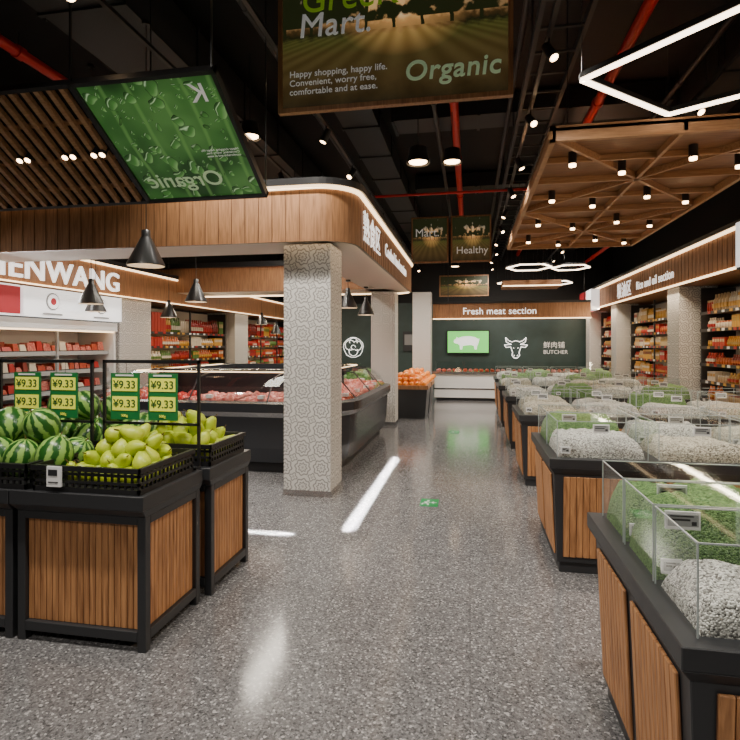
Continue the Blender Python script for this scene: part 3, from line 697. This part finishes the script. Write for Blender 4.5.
for x in (-4.3,-2.64,-1.62):
    b.beam(PT(x,0),(x,3.2,5),.012,.012,'black'); b.beam(PT(x,SLN),(x,4.13,5),.008,.008,'black')
board=b.obj('hanging_slat_and_leaf_board')
R=Matrix((Vector((1,0,0)),-sl,nrm)).transposed()
text('Organic',PT(-1.90,SLN-.15,.014),R,.20,'txt_pale',board,bold=.002,ext=.001,sx=-1)
text('K',PT(-1.72,.22,.014),R,.19,'txt_dim',board,bold=.002,ext=.001,sx=-1)
text('Happy shopping, happy life.\nConvenient, worry free,\ncomfortable and at ease.',PT(-1.67,.62,.014),R,.027,'txt_dim',board,ext=.0005,sx=-1)
def banner(x0,x1,y,z0,z1,mat='sunset'):
    b=MB(); b.box(x0,x1,y,y+.03,z0,z1,mat); o=b.obj('hanging_banner')
    f=MB(); t=.035
    f.box(x0-t,x1+t,y-.01,y+.04,z0-t,z0,'woodband'); f.box(x0-t,x1+t,y-.01,y+.04,z1,z1+t,'woodband'); f.box(x0-t,x0,y-.01,y+.04,z0,z1,'woodband'); f.box(x1,x1+t,y-.01,y+.04,z0,z1,'woodband')
    for x in (x0+.1,x1-.1): f.tube((x,y+.015,z1),(x,y+.015,5),.005,.005,'black',6)
    f.obj('frame',parent=o); return o
o=banner(-1.43,.27,4.0,3.33,4.42)
text('GreeK',(-1.28,3.985,4.05),FB,.27,'txt_lime',o,shear=.1,sp=1.03); text('Mart.',(-1.30,3.985,3.86),FB,.26,'txt_dim',o,shear=.1,sp=1.03)
text('Organic',(-.48,3.985,3.46),FB,.205,'txt_pale',o,bold=.0025,shear=.12,sp=1.06)
text('Happy shopping, happy life.\nConvenient, worry free,\ncomfortable and at ease.',(-1.37,3.985,3.56),FB,.068,'txt_dim',o,ext=.001,bold=.0006,sp=1.02)
o=banner(-1.25,-.5,12,3.35,4.3); text('Mart.',(-1.2,11.98,3.9),FB,.25,'txt_dim',o)
o=banner(-.38,.42,12,3.35,4.3); text('Healthy',(-.3,11.98,3.5),FB,.22,'txt_dim',o)
o=banner(-.85,.5,15.95,2.95,3.5)
# wood truss ceiling panel
b=MB(); x0,x1,y0,y1=.72,3.0,5.15,10.9; z=3.38
b.box(x0,x1,y0,y1,z+.07,z+.1,'woodpanel')
for (a,c,d,e) in ((x0,x1,y0,y0+.05),(x0,x1,y1-.05,y1),(x0,x0+.05,y0,y1),(x1-.05,x1,y0,y1)): b.box(a,c,d,e,z-.02,z+.12,'woodrib')
ny=4; nx=2; dx=(x1-x0)/nx; dy=(y1-y0)/ny
for i in range(nx):
    for j in range(ny):
        a=(x0+i*dx,y0+j*dy); c=(a[0]+dx,a[1]+dy)
        if (i+j)%2: a,c=(a[0]+dx,a[1]),(a[0],a[1]+dy)
        b.beam((*a,z+.035),(*c,z+.035),.035,.07,'woodrib')
        a2=(x0+i*dx,y0+j*dy+dy/2); c2=(a2[0]+dx,a2[1]); b.beam((*a2,z+.035),(*c2,z+.035),.03,.06,'woodrib')
for j in range(1,ny): b.beam((x0,y0+j*dy,z+.035),(x1,y0+j*dy,z+.035),.035,.07,'woodrib')
b.beam((x0+dx,y0,z+.035),(x0+dx,y1,z+.035),.035,.07,'woodrib')
for i in range(4):
    for j in range(4):
        x=x0+.3+i*.56; y=y0+.6+j*1.4+(i%2)*.35
        b.tube((x,y,z-.05),(x,y,z+.07),.042,.042,'black',12); b.tube((x,y,z-.075),(x,y,z-.05),.034,.036,'lamp',12)
for x in (x0+.2,x1-.2):
    for y in (y0+.3,y1-.3): b.tube((x,y,z+.1),(x,y,4.5 if x>2 else 5),.006,.006,'black',6)
b.obj('wood_truss_ceiling_panel')
def ledpoly(pts,z,w=.03):
    b=MB(); n=len(pts)
    for i in range(n):
        p=pts[i];q=pts[(i+1)%n]; b.beam((*p,z+.03),(*q,z+.03),w+.02,.04,'black'); b.beam((*p,z),(*q,z),w,.025,'led')
        b.tube((*p,z+.04),(*p,4.15),.003,.003,'black',5)
    b.obj('led_polygon_light')
ledpoly([(.83,4.3),(1.85,3.28),(2.95,4.3),(1.69,5.08)],3.5,.035)
for (cx,cy,s) in ((1.35,13.0,.5),(2.3,13.2,.42),(1.3,16.2,.5),(2.4,16.4,.5)):
    ledpoly([(cx-s,cy),(cx-s*.5,cy+s),(cx+s*.5,cy+s),(cx+s,cy),(cx+s*.5,cy-s),(cx-s*.5,cy-s)],3.3,.035)
b=MB(); b.box(.8,2.2,13.8,14.6,2.95,3.1,'woodpanel'); b.box(.8,2.2,13.79,13.8,2.95,2.98,'ledw'); 
for x in (1.05,2.1): b.tube((x,14.2,3.1),(x,14.2,5),.006,.006,'black',6)
b.obj('hanging_wood_beam_light')
# services
def pipe(name,p,q,r,mat,n=10):
    b=MB(); b.tube(p,q,r,r,mat,n)
    p=Vector(p);q=Vector(q);L_=(q-p).length;k=int(L_/2)
    for i in range(1,k):
        c=p+(q-p)*i/k; b.tube(c-(q-p).normalized()*.04,c+(q-p).normalized()*.04,r*1.25,r*1.25,mat,n); b.tube(c,(c.x,c.y,c.z+.2),.006,.006,'duct',5)
    b.obj(name)
for x,z in ((-4.4,4.4),(-.2,4.58),(1.5,4.4)): pipe('sprinkler_pipe',(x,-2,z),(x,17.9,z),.055,'red')
pipe('sprinkler_pipe',(3.3,4,3.9),(3.3,17.9,3.9),.045,'red')
pipe('sprinkler_pipe',(-6,9.4,4.12),(4.3,9.4,4.12),.022,'red')
for x in (-.45,.5,2.4,-2.0): pipe('ceiling_conduit',(x,-2,4.55),(x,17.9,4.55),.03,'duct')
def duct(x0,x1,y0,y1,z0,z1):
    b=MB(); b.box(x0,x1,y0,y1,z0,z1,'duct')
    if y1-y0>x1-x0:
        y=y0
        while y<y1: b.box(x0-.02,x1+.02,y,y+.04,z0-.02,z1+.02,'duct'); b.box(x0-.03,x0-.02,y+.1,y+.12,z0,5,'duct'); y+=1.2
    else:
        x=x0
        while x<x1: b.box(x,x+.04,y0-.02,y1+.02,z0-.02,z1+.02,'duct'); x+=1.2
    b.obj('air_duct')
duct(-3.6,-2.8,-2,17.8,4.32,4.8); duct(2.7,3.2,-2,17.8,4.45,4.85); duct(-1.75,-1.25,5,17.8,4.55,4.85); duct(-1.1,2.6,7.6,8.1,4.68,4.95); duct(-1.1,2.6,11,11.5,4.68,4.95)
b=MB(); b.box(.55,.59,-2,17.8,4.2,4.28,'duct'); b.box(.95,.99,-2,17.8,4.2,4.28,'duct')
for i in range(49): b.box(.59,.95,-2+i*.4,-1.97+i*.4,4.2,4.22,'duct')
for i in range(9): b.box(.55,.57,-1.5+i*2.2,-1.48+i*2.2,4.28,5,'duct')
b.obj('cable_tray')
# track lights
def spot(name,loc,target,power,angle=110,r=.06,col=(1,.93,.83)):
    l=bpy.data.lights.new(name,'SPOT'); l.energy=power; l.spot_size=math.radians(angle); l.spot_blend=.9; l.shadow_soft_size=r; l.color=col
    o=bpy.data.objects.new(name,l); o.location=loc; o.rotation_euler=(Vector(target)-Vector(loc)).to_track_quat('-Z','Y').to_euler(); SC.collection.objects.link(o); return o
rnd=random.Random(5)
for x in (-2.6,-1.58,.62,2.2):
    b=MB(); zt=3.95; b.box(x-.018,x+.018,-1.5,17.5,zt,zt+.03,'black')
    for i in range(9): b.tube((x,-1+i*2.2,zt+.03),(x,-1+i*2.2,4.2),.005,.005,'black',5)
    hs=[]
    y=-.9
    while y<17:
        side=1 if (rnd.random()<.5 or x<-2) else -1
        a=Vector((x,y,zt-.1)); d=Vector((side*.45,-.5+.4*rnd.uniform(-1,1),-1)).normalized()
        b.tube((x,y,zt),(x,y,zt-.08),.01,.01,'black',6); b.tube(a-d*.06,a+d*.09,.038,.042,'black',12); b.tube(a+d*.088,a+d*.093,.034,.034,'lamp',12)
        hs.append((a+d*.12,a+d)); y+=1.35
    tr=b.obj('track_spotlights')
    for k,(p,t) in enumerate(hs):
        if k%2==0: par(spot('spot_lamp_%d'%k,p,(p.x+(t.x-p.x)*.6,t.y+.4,p.z-1),215,130),tr)
def area(name,loc,rot,sx,sy,power,col=(1,.9,.76),spread=180):
    l=bpy.data.lights.new(name,'AREA'); l.shape='RECTANGLE'; l.size=sx; l.size_y=sy; l.energy=power; l.color=col; l.spread=math.radians(spread)
    o=bpy.data.objects.new(name,l); o.location=loc; o.rotation_euler=rot; SC.collection.objects.link(o); return o
area('shelf_strip_light',(3.4,7,2.47),(0,math.radians(35),0),.05,9,150,(1,.80,.56))
area('shelf_strip_light',(3.4,14.5,2.47),(0,math.radians(35),0),.05,6,100,(1,.80,.56))
area('fridge_strip_light',(-5.5,6.2,2.28),(0,math.radians(-40),0),.05,4,40,(1,.97,.93))
area('shelf_strip_light',(-5.5,13,2.28),(0,math.radians(-40),0),.05,8,90,(1,.82,.6))
area('added_fill_light',(-3.2,7.8,3.6),(0,0,0),.3,4,120)  # this and the next two are added area fills, without any fixture
area('added_fill_light',(.8,16.2,3.0),(math.radians(35),0,0),3,.1,60)
area('added_fill_light',(-3.2,14,3.4),(0,0,0),.3,4,100)
# added narrow-beam lights by the canopy lip, throwing the bright floor streak
CL=(1,.96,.9)
area('added_streak_light',(-.97,5.7,3.02),(0,0,0),.09,2.9,46,CL,1.5)
area('added_streak_light',(-1.95,4.93,3.02),(math.radians(-15.5),0,0),1.1,.06,12,CL,1.5)
for p in ((-3.4,5.35,2.5),(-2.4,5.35,2.5),(-1.5,7,2.5),(-1.5,8.6,2.5)): spot('canopy_downlight',p,(p[0],p[1],0),50,110)
# floor exit decals
def exitdecal(x,y,s=1):
    b=MB(); b.box(x-.085*s,x+.085*s,y-.12*s,y+.12*s,0,.003,'exit_green')
    def bar(p,q,w=.012): b.beam((x+p[0]*s,y+p[1]*s,.0045),(x+q[0]*s,y+q[1]*s,.0045),w*s,.001,'label')
    def bar2(p,q,w=.014): bar((p[0],p[1]*1.0+.02),(q[0],q[1]+.02),w)
    bar2((-.02,.0),(-.035,-.045),.022); b.tube((x-.013*s,y+.055*s,.0042),(x-.013*s,y+.055*s,.005),.014*s,.014*s,'label',10)
    bar2((-.035,-.045),(-.06,-.06)); bar2((-.06,-.06),(-.065,-.095)); bar2((-.035,-.045),(-.005,-.07)); bar2((-.005,-.07),(-.01,-.105)); bar2((-.02,0),(-.05,-.015)); bar2((-.02,0),(.01,-.02))
    bar((.025,.0),(.07,.0)); bar((.025,0),(.042,.025)); bar((.025,0),(.042,-.025))
    b.obj('floor_exit_sign')
exitdecal(-.38,5.15); exitdecal(-.27,9.4)
# world + camera
w=bpy.data.worlds.new('World'); SC.world=w; w.use_nodes=True; w.node_tree.nodes['Background'].inputs[0].default_value=(.05,.05,.05,1)
cd=bpy.data.cameras.new('Camera'); cd.sensor_width=36; cd.lens=540/740*36; cd.shift_y=-25/740; cd.clip_start=.05
co=bpy.data.objects.new('Camera',cd); co.location=(0,0,1.5); co.rotation_euler=(math.pi/2,0,math.atan(100/540)); SC.collection.objects.link(co); SC.camera=co
